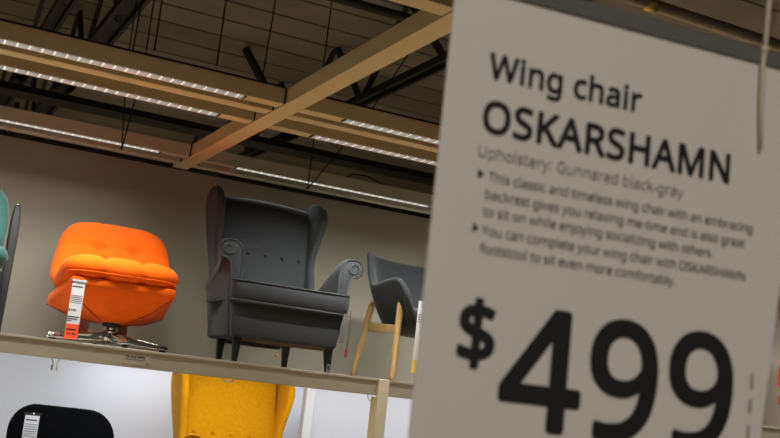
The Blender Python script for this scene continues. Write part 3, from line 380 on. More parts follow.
# ------------------------------------------------------------------ roof structure
def joist(x, label, y0=2.0, y1=15.5, zb=4.14, zt=4.83, step=2.4, ph=0., w=.09):
    t = thing('roof_joist', label, 'roof joist', (x,0,0), 0, 'open web roof joists')
    bm = B()
    for s in (-1,1): box(bm, s*w*.5-.014, s*w*.5+.014, y0, y1, zb-.03, zb+.03)
    box(bm, -w*.5, w*.5, y0, y1, zb+.02, zb+.03)
    obj('bottom_chord', bm, M['steel'], t, smooth=False)
    bm = B(); y = y0+ph; k = 0
    while y+step/2 < y1:
        a, b = ((0,y,zb),(0,y+step/2,zt)) if k%2 == 0 else ((0,y,zt),(0,y+step/2,zb))
        bar(bm, a, b, .035, .05); y += step/2; k += 1
    obj('web', bm, M['black'], t, smooth=False)
    return t
joist(.925, 'dark roof joist above the far end of the teal chair', ph=.9)
joist(1.32, 'thick dark roof joist above the orange chair', ph=.2, w=.14, step=1.4)
joist(3.55, 'dark roof joist passing just beside the sign edge', ph=.35, step=1.5)
tag(obj('roof_brace', bar(B(), (2.885,9.79,4.82), (2.855,8.94,4.25), .05, .06), M['black'], smooth=False), 'short slanted dark brace under the roof in the open bay beside the cross beam', 'brace')
def pipe(label, pts, r, name='ceiling_pipe', cat='pipe', m='black', group=None):
    o = obj(name, tube(B(), pts, r, 10), M[m]); return tag(o, label, cat, group)
t = tag(obj('roof_girder', box(B(), -5.5, 12.5, 9.9, 10.2, 3.96, 4.02), M['black'], smooth=False), 'long dark girder seen between the light rows and the wall', 'girder')
pipe('thin dark pipe under the roof near the top edge', [(1.6,5.93,4.0),(6,5.88,4.0),(12,5.88,4.0)], .03)
pipe('thin dark pipe crossing behind the orange chair lights', [(-5,8.9,3.95),(12,8.9,3.95)], .025)
for lab, pts in (
  ('plain steel wire hanging to the front beam above the orange chair', [(.985,4.765,4.8),(.985,4.765,3.05)]),
  ('steel wire hanging to the front beam, further along toward the cross beam', [(1.28,4.765,4.8),(1.28,4.765,3.05)]),
  ('kinked chain wire next to the thick joist', [(1.02,5.4,4.8),(1.0,5.4,4.1),(1.02,5.4,3.9),(.97,5.2,3.015)]),
  ('steel wire hanging in the open roof bay beside the cross beam', [(2.25,7.0,4.8),(2.21,7.0,3.62),(2.2,7.0,3.5)]),
):
    tag(obj('suspension_wire', tube(B(), pts, .0045, 6), M['wire']), lab, 'wire', 'wires hanging from the roof')
def vwire(x, lab, dx):
    bm = B(); tube(bm, [(x-dx,6.30,4.8),(x-dx,6.30,3.4),(x-.004,6.315,2.93),(x,6.322,2.905)], .004, 6); tube(bm, [(x+dx,6.30,4.8),(x+dx,6.30,3.4),(x+.004,6.315,2.93),(x,6.322,2.9)], .004, 6)
    ball(bm, (x,6.322,2.90), .010)
    tag(obj('suspension_wire', bm, M['wire']), lab, 'wire', 'wires hanging from the roof')
vwire(1.205, 'V-shaped wire pair hooked under the rear light beam above the orange chair', .05)
bm = B(); tube(bm, [(2.39,6.30,4.8),(2.39,6.32,2.885)], .004, 6); tube(bm, [(3.4,6.2,4.8),(2.72,6.30,3.4),(2.40,6.32,2.89)], .004, 6); ball(bm, (2.39,6.32,2.885), .010)
tag(obj('suspension_wire', bm, M['wire']), 'slanted wire pair hooked under the rear light beam above the wing chair', 'wire', 'wires hanging from the roof')
tag(obj('loose_cable', tube(B(), [(2.75,6.6,3.05),(2.80,6.6,3.09),(2.9,6.6,3.10),(3.1,6.6,3.05),(3.35,6.6,3.0)], .005, 6), M['wire']), 'loose thin cable arching over the rear beam', 'cable')
t = thing('hanging_tube', 'brushed metal tube hanging above the sign', 'tube', (2.4,2.625,2.93))
obj('pipe', tube(B(), [(-1.2,0,0),(2.8,0,0)], .021, 16), M['tube'], t)
obj('coupling', tube(B(), [(-.315,0,0),(-.36,0,0)], .025, 16), mat('polished brass', (180,156,90), .3, 1.0), t)

# ================================================================== WING CHAIR (grey; copied in yellow below)
def mir(pts, s): return [(s*p[0],)+tuple(p[1:]) for p in pts]
def wing_chair(label, loc, fab, pip, rz=0.):
    t = thing('wing_chair', label, 'chair', loc, rz)
    # seat base
    bm = B()
    loft(bm, [[(-.312,0,.135),(.300,0,.135),(.225,.69,.135),(-.225,.69,.135)],
              [(-.326,-.004,.24),(.318,-.004,.24),(.245,.71,.24),(-.245,.71,.24)],
              [(-.335,0,.325),(.335,0,.325),(.26,.71,.325),(-.26,.71,.325)]])
    obj('seat_base', bm, fab, t, bevel=.014, seg=3)
    obj('under_rail', box(B(), -.26, .25, .03, .06, .118, .135), M['under'], t, smooth=False)
    obj('under_rail', box(B(), -.19, .19, .60, .63, .115, .135), M['under'], t, smooth=False)
    # T-shaped seat cushion
    poly = [(-.346,-.012),(-.322,-.038),(.322,-.038),(.346,-.012),(.346,.035),(.285,.05),(.285,.52),(-.285,.52),(-.285,.05),(-.346,.035)]
    bm = B()
    loft(bm, [[(x*.97,y+.012*(y<0),.318) for x, y in poly],[(x,y,.345) for x, y in poly],[(x,y-.006*(y<0),.385) for x, y in poly],[(x,y,.42) for x, y in poly],[(x*.97,y+.012*(y<0),.440) for x, y in poly]])
    c = obj('seat_cushion', bm, fab, t, bevel=.020, seg=4)
    for z, k in ((.436,.99),(.328,.99)):
        pts = []
        for x, y in [(-.338,.03),(-.343,.0),(-.333,-.030),(-.2,-.034),(0,-.034),(.2,-.034),(.333,-.030),(.343,.0),(.338,.03)]: pts.append((x,y,z))
        obj('piping', tube(B(), pts, .0055, 8), pip, c)
    # backrest
    bm = B(); rings = []
    for z, w, yf, yr in ((.14,.235,.60,.72),(.40,.255,.50,.72),(.55,.268,.515,.74),(.66,.276,.545,.76),(.80,.285,.590,.78),(.93,.288,.625,.785),(.975,.286,.645,.785),(.992,.275,.675,.77)):
        ring = []
        for i in range(9):
            u = -1+2*i/8; ring.append((w*u, yf-.018*(1-u*u), z+(.012*(1-u*u) if z > .9 else 0)))
        for i in range(9):
            u = 1-2*i/8; ring.append((w*u, yr, z))
        rings.append(ring)
    loft(bm, rings); b = obj('backrest', bm, fab, t, bevel=.012, seg=2, angle=60)
    # wings
    st = [(.38,(.240,.71),(.294,.45)),(.46,(.246,.71),(.294,.45)),(.52,(.254,.715),(.294,.45)),(.60,(.268,.73),(.294,.485)),(.66,(.278,.74),(.296,.510)),(.74,(.294,.75),(.306,.500)),
          (.84,(.312,.76),(.320,.465)),(.92,(.322,.765),(.330,.452)),(.98,(.325,.755),(.332,.485)),(1.02,(.324,.735),(.327,.55)),(1.045,(.322,.70),(.322,.625))]
    for s in (-1,1):
        bm = B(); rings = []
        for z, rr, ff in st:
            th = .025 if z < 1.0 else (.020 if z < 1.03 else .011)
            d = Vector((ff[0]-rr[0], ff[1]-rr[1])); d.normalize(); nrm = Vector((-d.y, d.x))
            ctr = [Vector(rr), Vector(ff)]; ring = []
            for k in range(7):
                a = -PI/2+PI*k/6; q = ctr[1]+d*(th*math.cos(a)-th)+nrm*(th*math.sin(a)); ring.append((s*q.x,q.y,z))
            for k in range(7):
                a = PI/2+PI*k/6; q = ctr[0]+d*(th*math.cos(a)+th)+nrm*(th*math.sin(a)); ring.append((s*q.x,q.y,z))
            rings.append(ring)
        loft(bm, rings); obj('wing', bm, fab, t, sub=1)
    # rolled arms
    sec = [(.292,.33),(.292,.45),(.292,.545),(.296,.595),(.310,.632),(.340,.652),(.376,.655),(.408,.640),(.424,.610),(.420,.575),(.400,.556),(.375,.556),(.352,.535),(.345,.47),(.338,.40),(.332,.33)]
    for s in (-1,1):
        bm = B(); rings = []
        for y, dz, kx in ((.050,-.012,.985),(.058,0,1),(.10,.004,.80),(.15,-.018,.50),(.22,-.055,.22),(.30,-.100,.08),(.40,-.160,.0),(.49,-.21,.0)):
            ring = []
            for x, z in sec:
                lim = .338+.012*(z > .5)
                xx = x if x <= lim else lim+(x-lim)*kx
                dr = -.02*max(0,x-.37)/.05*(1-kx) if x > .36 else 0
                ring.append((s*xx, y, z+dz*max(0,(z-.33)/.325)+dr))
            rings.append(ring)
        loft(bm, rings); a = obj('arm', bm, fab, t, bevel=.006, seg=2, angle=50)
        pass
        obj('piping', tube(B(), [(s*(x+(.006 if x > .35 else -.002 if x < .3 else 0)),   .050, z) for x, z in sec], .0048, 6), pip, a)
        # scroll on the arm front
        pts = []
        for k in range(16):
            ang = -PI*.9+k*.30*1.25; rr = .036-.0013*k; pts.append((s*(.378+rr*math.cos(ang)), .047, .606+rr*math.sin(ang)))
        obj('scroll_seam', tube(B(), pts, .0035, 6), pip, a)
    for s in (-1,1):               # outer side panels
        bm = B(); rings = []
        for z, xf, xr in ((.137,.318,.226),(.33,.342,.258),(.43,.346,.268),(.455,.340,.266)):
            rings.append([(s*xf,.062,z),(s*xr,.725,z),(s*(xr-.05),.725,z),(s*(xf-.045),.062,z)])
        obj('side_panel', loft(bm, rings), fab, t, bevel=.012, seg=2)
    # buttons
    for x in (-.22,-.11,0,.11,.22):
        u = x/.276; y = .545-.018*(1-u*u)
        obj('button', ball(B(), (x, y-.004, .655), .0125, 1, .6, 1), fab, b)
    # legs
    for s in (-1,1):
        obj('leg', frustum(B(), (s*.272,.022,0), (s*.268,.04,.14), .0125, .023), M['leg'], t, smooth=False, bevel=.003, seg=2)
        obj('leg', frustum(B(), (s*.203,.525,0), (s*.203,.53,.14), .0125, .022), M['leg'], t, smooth=False, bevel=.003, seg=2)
    return t
wing_chair('charcoal grey upholstered wing chair with black tapered legs standing on the shelf', (2.105,5.60,SH), M['grey'], M['greyp'])
wing_chair('mustard yellow wing chair standing on the platform below the shelf', (2.072,5.70,LOW), M['yellow'], M['yellowp'])

# ================================================================== ORANGE SWIVEL CHAIR
def swivel_chair(label, loc, fab, rz=0., base_rot=0.):
    t = thing('swivel_chair', label, 'chair', loc, rz)
    tilt = math.radians(-9)
    # upholstered shell under the cushions: rim and four sloping facets down to the column
    rim_t = [(-.268,-.275,.335),(.268,-.275,.335),(.325,.29,.262),(-.325,.29,.262)]
    rim_b = [(-.268,-.268,.292),(.268,-.268,.292),(.328,.30,.206),(-.328,.30,.206)]
    mid = [(-.185,-.17,.205),(.185,-.17,.205),(.20,.185,.150),(-.20,.185,.150)]
    low = [(-.060,-.055,.130),(.060,-.055,.130),(.060,.065,.126),(-.060,.065,.126)]
    sh = obj('shell', loft(B(), [low,mid,rim_b,rim_t]), fab, t, bevel=.012, seg=3, angle=12)
    for a, m_, b in zip(low, mid, rim_b):
        obj('seam', tube(B(), [(a[0],a[1],a[2]-.002),(m_[0],m_[1],m_[2]-.002),(b[0]*.985,b[1]*.985,b[2]-.004)], .003, 6), M['orseam'], sh)
    # back shell
    mb = Matrix.Translation((.01,.385,.45)) @ Matrix.Rotation(math.radians(62),4,'X')
    obj('back_shell', pillow(B(), .60, .44, .07, e=4, p=6, taper=.09, mtx=mb), fab, t)
    # cushions
    ms = Matrix.Translation((-.014,-.005,.356)) @ Matrix.Rotation(tilt,4,'X')
    dm = [(-.32,-.25,.45,.10),(.32,-.25,.45,.10),(-.32,.35,.45,.10),(.32,.35,.45,.10)]
    cr = [(0,-.32,.26,.07),(0,.32,.26,.07),(1,-.25,.16,.07),(1,.35,.16,.07)]
    c = obj('seat_cushion', pillow(B(), .618, .620, .165, e=5, p=4, dimples=dm, creases=cr, mtx=ms, n=40), fab, t)
    # boxing seam round the front of the seat cushion
    pts = []
    for k in range(25):
        a = -1+2*k/24; e = (1-abs(a)**5)**.2 if abs(a) < 1 else 0
        pts.append(ms @ Vector((.306*a, -.3085*max(e,.0), -.040)))
    obj('seam', tube(B(), pts, .0024, 6), fab, c)
    mk = Matrix.Translation((.002,.325,.492)) @ Matrix.Rotation(math.radians(60),4,'X')
    db = [(-.30,.12,.32,.10),(.30,.12,.32,.10),(-.30,-.55,.25,.12),(.30,-.55,.25,.12)]
    cb = [(0,-.30,.04,.06),(0,.30,.04,.06),(1,.12,.06,.06),(1,-.50,.14,.08)]
    k = obj('back_cushion', pillow(B(), .652, .485, .185, e=4.2, p=3.4, dimples=db, creases=cb, taper=.125, mtx=mk, n=40), fab, t)
    for u in (-.30,.30):
        p = mk @ Vector((.326*u*.97,   .2425*.12, .058))
        obj('button', ball(B(), p, .017, 1, .8, .9), fab, k)
    # swivel base
    obj('column', lathe(B(), [(.038,.02),(.042,.03),(.042,.085),(.030,.09),(.030,.112)], 20), M['chrome'], t, bevel=.003, seg=2)
    obj('collar', lathe(B(), [(.030,.108),(.048,.112),(.050,.135)], 20), M['rubber'], t)
    for q in range(4):
        a = base_rot+q*PI/2; d = Vector((math.cos(a), math.sin(a), 0)); sd = Vector((-d.y, d.x, 0))
        bm = B(); rings = []
        for r, w, zb, zt in ((.025,.023,.028,.080),(.12,.021,.022,.066),(.25,.018,.018,.050),(.315,.017,.017,.042),(.328,.012,.020,.036)):
            rings.append([tuple(d*r+sd*w+Vector((0,0,zb))), tuple(d*r-sd*w+Vector((0,0,zb))), tuple(d*r-sd*w*.8+Vector((0,0,zt))), tuple(d*r+sd*w*.8+Vector((0,0,zt)))])
        ar = obj('base_arm', loft(bm, rings), M['chrome'], t, bevel=.004, seg=2)
        obj('glide', lathe(B(), [(.017,0),(.019,.004),(.018,.016),(.012,.02)], 14, (d.x*.30, d.y*.30)), M['rubber'], ar)
    return t
swivel_chair('bright orange tufted swivel chair with a chrome star base, fully in view on the shelf', (1.215,5.90,SH), M['orange'], math.radians(-4), math.radians(8))
swivel_chair('red orange tufted swivel chair peeking out past the far edge of the sign', (6.60,5.95,SH), M['redor'], math.radians(-40), math.radians(8))

# ================================================================== BUCKET CHAIRS
def bucket_shell(w_top, w_bot, d_top, d_bot, z_bot, h_arm, h_back, y_front=-.25, split=.30, ns=44, nv=12, flare=.03, bow=.65, blend=.07, nar=.90):
    """U-shaped shell wrapping round the sitter; arms at h_arm rise to the back at h_back"""
    bm = B(); G = []
    def path(s, w, d):     # s 0..1 from arm front round the back to the other arm front
        a = -1+2*s; ang = a*PI*.5*1.0
        e = 3.2; c, sn = math.cos(ang), math.sin(ang)
        x = w/2*math.copysign(abs(sn)**(2/e), sn); y = y_front*.2+d*abs(c)**(2/e)
        return x, y
    for i in range(ns+1):
        s = i/ns
        # straight arms at each end, curved back between
        if s < .22: k = s/.22; f = lambda w, d: (-w/2*(nar+(1-nar)*k), y_front+(y_front*.2-y_front)*k)
        elif s > .78: k = (1-s)/.22; f = lambda w, d: (w/2*(nar+(1-nar)*k), y_front+(y_front*.2-y_front)*k)
        else: f = lambda w, d: path((s-.22)/.56, w, d)
        m = min(s, 1-s); b = min(1, max(0, (m-split)/blend)); b = b*b*(3-2*b)
        ft = min(1, m/.10)
        ha = h_arm-.055*min(1,m/split)**2; top = ha-.13*(1-ft)**2+(h_back-ha)*b-.018*b*math.cos((s-.5)*PI*2)**8
        col = []
        for j in range(nv+1):
            v = j/nv; cv = v**bow
            x0, y0 = f(w_bot, d_bot); x1, y1 = f(w_top+flare*b*v, d_top+.05*b*v)
            col.append(bm.verts.new((x0+(x1-x0)*cv, y0+(y1-y0)*cv, z_bot+(top-z_bot)*v)))
        G.append(col)
    for a, b in zip(G, G[1:]):
        for j in range(nv): bm.faces.new((a[j], b[j], b[j+1], a[j+1]))
    # seat pan closes the bottom
    bot = [c[0] for c in G]; ctr = bm.verts.new((0, .0, z_bot-.01))
    for a, b in zip(bot, bot[1:]): bm.faces.new((a, ctr, b))
    bm.faces.new((bot[-1], ctr, bot[0]))
    return bm
t = thing('bucket_chair', 'dark grey bucket armchair with pale oak legs half hidden behind the sign', 'chair', (3.045,5.85,SH))
obj('shell', bucket_shell(.715,.34,.27,.17,.300,.605,.765,y_front=-.35,split=.235,bow=.50,flare=.012,blend=.05,nar=.76), M['dgrey'], t, solid=.035, sub=1)
obj('seat_cushion', pillow(B(), .46, .56, .12, e=4, mtx=Matrix.Translation((0,-.07,.385))), M['dgrey'], t)
for s in (-1,1):
    lf = obj('leg', tube(B(), [(s*.278,-.255,.002),(s*.276,-.252,.03),(s*.262,-.235,.45),(s*.260,-.234,.485)], [.0155,.0165,.020,.014], 14), M['oak'], t)
    lr = obj('leg', tube(B(), [(s*.312,.215,.005),(s*.308,.208,.03),(s*.276,.135,.435),(s*.273,.13,.468)], [.0155,.0165,.020,.014], 14), M['oak'], t)
    obj('side_rail', bar(B(), (s*.272,.155,.315), (s*.268,-.238,.295), .020, .050), M['oak'], t, smooth=False, bevel=.004, seg=2)
    for p in ((s*.280,-.248,.462),(s*.284,.12,.445)): obj('screw', ball(B(), p, .005), M['rubber'], lf)
obj('seat_rail', bar(B(), (-.28,-.05,.31), (.28,-.05,.31), .06, .035), M['oak'], t, smooth=False, bevel=.004, seg=2)

t = thing('tub_chair', 'beige rounded tub chair whose top edge just shows under the shelf post', 'chair', (2.90,5.92,LOW))
obj('shell', bucket_shell(.62,.46,.27,.20,.30,.50,.632,y_front=-.26,split=.22), M['beige'], t, solid=.05, sub=1)
obj('seat_cushion', pillow(B(), .50, .50, .13, e=4, mtx=Matrix.Translation((0,-.02,.40))), M['beige'], t)
for sx in (-1,1):
    for sy in (-1,1): obj('leg', frustum(B(), (sx*.21,sy*.17,0), (sx*.19,sy*.15,.32), .012, .018), M['oak'], t, smooth=False, bevel=.003, seg=2)

# ================================================================== TEAL CHAIR (mostly outside the frame)
t = thing('lounge_chair', 'teal cushioned lounge chair with a black wooden frame, cut by the picture edge', 'chair', (.345,5.85,SH))
for s in (-1,1):
    bm = B(); rings = []
    for z, y, hw, hd in ((0,.165,.018,.024),(.30,.165,.021,.032),(.50,.165,.023,.038),(.60,.165,.022,.034),(.675,.168,.016,.020),(.692,.17,.012,.014)):
        rings.append([(s*.309-hw,y-hd,z),(s*.309+hw,y-hd,z),(s*.309+hw,y+hd,z),(s*.309-hw,y+hd,z)])
    p = obj('back_post', loft(bm, rings), M['legbr'], t, bevel=.006, seg=2)
    obj('post_tip', ball(B(), (s*.309,.182,.694), .009, 1, 1, .5), M['chrome'], p)
    obj('leg', frustum(B(), (s*.235,-.20,0), (s*.232,-.20,.30), .014, .020), M['legbr'], t, smooth=False, bevel=.003, seg=2)
    obj('side_rail', bar(B(), (s*.225,-.22,.28), (s*.225,.16,.26), .03, .04), M['legbr'], t, smooth=False, bevel=.004, seg=2)
obj('front_rail', bar(B(), (-.23,-.19,.28), (.23,-.19,.28), .03, .045), M['legbr'], t, smooth=False, bevel=.004, seg=2)
obj('seat_cushion', pillow(B(), .55, .50, .15, e=5, p=4, mtx=Matrix.Translation((0,-.03,.365)) @ Matrix.Rotation(math.radians(-4),4,'X')), M['teal'], t)
obj('back_cushion', pillow(B(), .555, .47, .15, e=3.2, p=3.4, mtx=Matrix.Translation((-.005,.13,.57)) @ Matrix.Rotation(math.radians(76),4,'X')), M['teal'], t)

# ================================================================== BLACK CHAIR ON THE LOWER PLATFORM
t = thing('easy_chair', 'black round-cornered chair back rising from the platform under the orange chair', 'chair', (1.078,5.95,LOW-.012+.012))
bm = B(); rings = []
for yo, k in ((.0,.965),(.012,.99),(.03,1.0),(.055,1.0),(.075,.985),(.085,.95)):
    ring = []
    for x, z in rrect(.56, .46, .15, 8):
        x *= k; z = (z*k)
        lift = .014*(x/.27)*(-.25) - .010*math.exp(-(x/.10)**2)*(z > .1)
        ring.append((x, yo+.05+.20*(x*x)*-.6+.16*(z+.23), .495+z+lift))
    rings.append(ring)
obj('backrest', loft(bm, rings), M['blackf'], t, bevel=.004, seg=2, angle=60)
obj('seat', pillow(B(), .58, .52, .12, e=4.5, p=5, mtx=Matrix.Translation((0,-.16,.345))), M['blackf'], t)
for s in (-1,1):
    obj('leg', tube(B(), [(s*.25,-.36,.003),(s*.23,-.33,.32)], .014, 10), M['leg'], t)
    obj('leg', tube(B(), [(s*.25,.09,.005),(s*.22,.03,.34)], .014, 10), M['leg'], t)

# ================================================================== TAGS, HOOKS AND SMALL THINGS
t = thing('price_tag', 'tall white price tag with an orange footer hanging on the orange chair', 'tag', (.955,5.560,1.741), math.radians(-4))
box_ = lambda x0,x1,z0,z1,th=.0012: box(B(), x0, x1, 0, th, z0, z1)
obj('card', box_(-.031,.031,.076,.288), M['white'], t, smooth=False)
obj('footer', box_(-.032,.032,0,.076), M['cardor'], t, smooth=False, ).__setitem__('label','orange red card footer')
obj('clip', box(B(), -.034, .036, -.004, .008, .286, .298), M['plast'], t, smooth=False, bevel=.002, seg=2)
obj('pin', ball(B(), (.0,-.004,.292), .006), M['white'], t)
lettering('price_lettering', [('$199', -.030, .139, .011, .034)], M['ink'], t, bold=.0006, y=-.0006)
flat_bars('heading_print', [(-.028,.022,.259,.266)], M['inkg'], t, y=-.0006)
flat_bars('small_print', [(-.028,.026,.215-.009*i,.2185-.009*i) for i in range(5)], M['inkl'], t, y=-.0006)
flat_bars('detail_print', [(-.032,.026,.108,.114),(-.032,.018,.097,.102),(-.032,-.008,.087,.092)], M['inkg'], t, y=-.0006)
flat_bars('footer_print', [(-.026,.020,.045,.052),(-.022,-.006,.024,.031),(.002,.018,.024,.031)], mat('dark red ink', (128,34,20), .7), t, y=-.0006)

for x, z, w, h, lab in ((1.115,1.80,.062,.085,'dull pink card hanging behind the orange chair base, beside the white tag'),(1.335,1.80,.05,.07,'dull pink card hanging behind the orange chair base, far from the tag')):
    tg = thing('care_card', lab, 'tag', (x,6.16,z), 0, 'pink cards behind the orange chair')
    obj('card', box(B(), -w/2, w/2, 0, .0015, 0, h), M['cardpk'], tg, smooth=False)
    obj('string', tube(B(), [(0,.001,h),(0,-.004,h+.028)], .0012, 5), M['string'], tg)

t = thing('price_tag', 'narrow white price tag on the black chair back', 'tag', (.892,5.935,1.118), math.radians(-5))
obj('card', box_(-.036,.036,0,.222), M['white'], t, smooth=False)
obj('clip', box(B(), -.042, .044, -.003, .008, .221, .233), M['rubber'], t, smooth=False, bevel=.002, seg=2)
obj('pin', ball(B(), (.004,-.004,.229), .005), M['white'], t)
flat_bars('heading_print', [(-.030,.026,.192,.199)], M['inkg'], t, y=-.0006)
flat_bars('small_print', [(-.032,.030,.172-.012*i,.176-.012*i) for i in range(6)], M['inkl'], t, y=-.0006)

t = thing('price_tag', 'white price tag with a yellow end hanging on the bucket chair by the sign edge', 'tag', (2.850,5.488,1.785), math.radians(-4))
obj('card', box_(-.016,.055,.075,.41), M['white'], t, smooth=False)
obj('footer', box_(-.017,.056,0,.075), M['cardye'], t, smooth=False).__setitem__('label','yellow card footer')
flat_bars('small_print', [(-.010,.048,.33-.014*i,.335-.014*i) for i in range(4)], M['inkg'], t, y=-.0006)
obj('string', tube(B(), [(.02,.001,.41),(.02,.01,.47)], .0012, 5), M['string'], t)

t = thing('cloth_tag', 'grey ribbon and dark red label dangling from the wing chair cushion corner', 'tag', (2.41,5.553,1.90))
bm = B(); loft(bm, [[(-.016+dx,y,z) for dx, y in ((0,0),(.030,0),(.030,.002),(0,.002))] for z in (0,)]+[[(-.012+dx*.9,y,.09) for dx, y in ((0,0),(.030,0),(.030,.002),(0,.002))],[(.002+dx*.7,y+.006,.165) for dx, y in ((0,0),(.030,0),(.030,.002),(0,.002))]])
obj('ribbon', bm, M['ribbon'], t, smooth=False)
obj('string', tube(B(), [(.040,.004,.19),(.043,0,.05),(.038,0,-.03)], .0028, 6), M['greyp'], t)
obj('label', box(B(), .030, .046, 0, .002, -.075, -.028), M['redtag'], t, smooth=False).__setitem__('label','dark red fabric label')
t2 = thing('paper_label', 'small pale label stuck on the front leg of the wing chair', 'label', (2.372,5.5985,SH))
obj('card', box(B(), -.010, .008, 0, .0012, .006, .048), M['inkl'], t2, smooth=False)
obj('print', box(B(), -.006, .004, -.0005, 0, .014, .040), M['leg'], t2, smooth=False)

t = thing('sign_hook', 'clear forked sign hook under the shelf edge near the black chair', 'hook', (.893,5.512,1.585))
bm = B()
for s in (-1,1): tube(bm, [(s*.024,0,.058),(s*.012,-.002,.038),(s*.009,-.002,.020),(s*.014,-.002,-.004)], .0022 if s < 0 else .0016, 6)
obj('prongs', bm, M['inkl'], t); obj('holder', box(B(), -.016, -.010, -.004, .0, -.006, .022), M['clip'], t, smooth=False)
obj('card', box(B(), -.008, .014, -.002, 0, -.008, .010), M['white'], t, smooth=False)
t = tag(obj('sign_hook', tube(B(), [(1.735,5.512,1.645),(1.745,5.510,1.632),(1.765,5.508,1.621),(1.785,5.508,1.619),(1.803,5.509,1.627),(1.81,5.512,1.642)], .0045, 8), M['white']), 'white curved hook under the shelf edge above the yellow chair', 'hook')
t = tag(obj('sign_hook', tube(B(), [(2.592,5.512,1.642),(2.590,5.510,1.625),(2.598,5.510,1.612),(2.612,5.510,1.600)], .002, 6), M['wire']), 'thin wire hook under the shelf edge beside the post', 'hook')
tag(obj('wall_dot', tube(B(), [(2.483,WY-.001,1.830),(2.483,WY-.004,1.830)], .011, 14), mat('orange yellow disc', (240,168,30), .6)), 'small orange dot on the wall under the wing chair', 'sticker')  # flat orange yellow disc set against the wall

# ================================================================== THE PRICE SIGN
t = thing('price_sign', 'big pale hanging price sign for a wing chair in black print', 'sign', (.3644,.6995,1.7372), -math.radians(4.7))
obj('sheet', prism(B(), [(0,-.21),(.3035,-.21),(.3105,-.131),(.3180,-.05),(.3232,0),(.3262,.19),(0,.19)], 1, 0, .0016), M['paper'], t, smooth=False)
obj('header_rail', box(B(), -.001, .325, -.0035, .0055, .1835, .1975), M['clip'], t, smooth=False, bevel=.0012, seg=2)
k = .00115
lettering('heading_lettering', [('Wing chair', .0345, .1168, .0193, .1378)], M['ink'], t, bold=.00070)
lettering('name_lettering', [('OSKARSHAMN', .0337, .0742, .0240, .2290)], M['ink'], t, bold=.00090)
lettering('upholstery_lettering', [('Upholstery: Gunnared black-gray', .0320, .0538, .0088, .187)], M['inkl'], t)
lettering('description_lettering', [
    ('This classic and timeless wing chair with an embracing', .0424, .0362, .0073, .2478),
    ('backrest gives you relaxing me-time and is also great', .0412, .0225, .0073, .2420),
    ('to sit on while enjoying socializing with others.', .0408, .0092, .0073, .2110),
    ('You can complete your wing chair with OSKARSHAMN', .0410, -.0052, .0073, .2440),
    ('footstool to sit even more comfortably.', .0408, -.0190, .0073, .1760)], M['inkg'], t)
bm = B()
for z in (.0365+.0042, -.0052+.0045):
    prism(bm, [(.0335,z-.0036),(.0335,z+.0036),(.0385,z)], 1, -.0014, -.0011)
obj('bullet_print', bm, M['ink'], t, smooth=False)
lettering('currency_lettering', [('$', .0318, -.1000, .0430, None)], M['ink'], t, bold=.0018)
lettering('price_lettering', [('499', .0698, -.1436, .0880, .2070)], M['ink'], t, bold=.0026)
flat_bars('edge_print', [(.2965,.2990,-.093,-.080),(.2960,.2985,-.112,-.101),(.2955,.2980,-.134,-.122)], mat('faint grey print', (158,153,148), .7), t)
# hanging cord with a knot and a loose tail, lying in front of the sheet
def sgn(u, v, d=-.006):
    a = -math.radians(4.7); x = u*math.cos(a)-d*math.sin(a); y = u*math.sin(a)+d*math.cos(a)
    return (.3644+x, .6995+y, 1.7372+v)
t = thing('sign_string', 'off white cord with a knot and loose tail hanging in front of the sign', 'cord', (0,0,0))
obj('cord', tube(B(), [sgn(.2925,3.06),sgn(.2925,.5),sgn(.2912,.26),sgn(.2892,.205),sgn(.2885,.1985)], .0021, 10), M['string'], t)
obj('knot', ball(B(), sgn(.2885,.1955), .0036, 1, 1, 1.3), M['string'], t)
obj('tail', tube(B(), [sgn(.2885,.195),sgn(.2876,.185),sgn(.2880,.15),sgn(.2902,.108)], [.0023,.0023,.0022,.0016], 10), M['string'], t)
t = thing('sign_string', 'off white cord tied at the header corner of the sign', 'cord', (0,0,0))
obj('cord', tube(B(), [sgn(.030,3.06),sgn(.030,.1985)], .0021, 10), M['string'], t)
obj('knot', ball(B(), sgn(.030,.1955), .0036, 1, 1, 1.3), M['string'], t)

# ================================================================== LIGHT
w = bpy.data.worlds.new('world'); sc.world = w; w.use_nodes = True
w.node_tree.nodes['Background'].inputs['Color'].default_value = (.80,.78,.74,1)
w.node_tree.nodes['Background'].inputs['Strength'].default_value = .085
def lamp(name, kind, loc, target, power, col, **kw):
    d = bpy.data.lights.new(name, kind); d.energy = power; d.color = col
    for k, v in kw.items(): setattr(d, k, v)
    o = bpy.data.objects.new(name, d); COL.objects.link(o); o.location = loc
    o.rotation_euler = (Vector(target)-Vector(loc)).to_track_quat('-Z','Y').to_euler()
    return o
WARM = (1,.86,.68); NEUT = (1,.93,.82); COOL = (.82,.91,1)
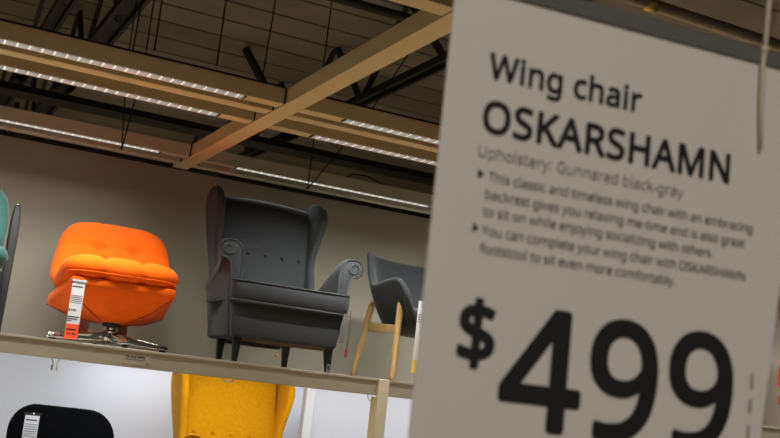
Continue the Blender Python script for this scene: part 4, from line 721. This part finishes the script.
# added fill spots, unseen from the camera, aimed at the shelf
for i, (x, tx, p) in enumerate(((-1.0,-.3,10),(.4,1.2,15),(1.9,2.15,9),(3.2,3.1,15),(4.6,4.6,15),(6.2,6.4,15))):
    lamp('shelf_fill_spot', 'SPOT', (x,3.05,2.90), (tx,5.85,1.75), p, NEUT, spot_size=math.radians(50), spot_blend=1, shadow_soft_size=.3)
# the louvred strips throw their light down in a wide wedge
for y, p, c, ty, sp in ((4.76,7,(1,.98,.92),0,130),(5.225,43,(.98,1,.96),.70,84),(6.37,9,(.93,1,.98),0,130)):
    for xa, xb, k in ((-2.6,1.42,1),(1.95,6.3,1),(6.5,8.8,.6)):
        lamp('strip_lamp', 'AREA', ((xa+xb)/2,y,2.92), ((xa+xb)/2,y+ty+.0001,1.92), p*k, c, shape='RECTANGLE', size=xb-xa, size_y=.05, spread=math.radians(sp))
# unseen spots added so the floor bounces light up onto the beams
for x in (-1.5,.5,2.5,4.5):
    for y, p in ((-.5,90),(2.4,80),(4.2,335),(9.,330),(12.,330)):
        lamp('bounce_fill_spot', 'SPOT', (x,y,2.90), (x,y,0), p, WARM if y < 6 else NEUT, spot_size=math.radians(75), spot_blend=.6, shadow_soft_size=.1)
# lamps under the shelf for the lower display
lamp('under_shelf_lamp', 'AREA', (-.4,5.64,1.70), (-.4,6.5,.75), 23.5, COOL, shape='RECTANGLE', size=5.0, size_y=.08)
lamp('under_shelf_lamp', 'AREA', (2.1,6.50,1.70), (2.1,6.75,.9), 3.5, COOL, shape='RECTANGLE', size=1.6, size_y=.05)  # added fill behind the yellow chair, brightens the wall beside it
lamp('under_shelf_lamp', 'AREA', (3.7,5.80,1.70), (3.7,6.6,.8), 16, COOL, shape='RECTANGLE', size=4.4, size_y=.08)
lamp('under_shelf_lamp', 'AREA', (8.2,5.80,1.70), (8.2,6.6,.8), 18, COOL, shape='RECTANGLE', size=4.6, size_y=.08)
lamp('sign_fill_spot', 'SPOT', (-1.2,-2.6,3.4), (.55,.68,1.68), 235, (1,.95,.88), spot_size=math.radians(24), spot_blend=.8, shadow_soft_size=.25)  # added spot behind the camera, only to brighten the sign

sc.view_settings.view_transform = 'Standard'; sc.view_settings.look = 'None'
sc.view_settings.exposure = 0; sc.view_settings.gamma = 1; sc.view_settings.use_curve_mapping = False
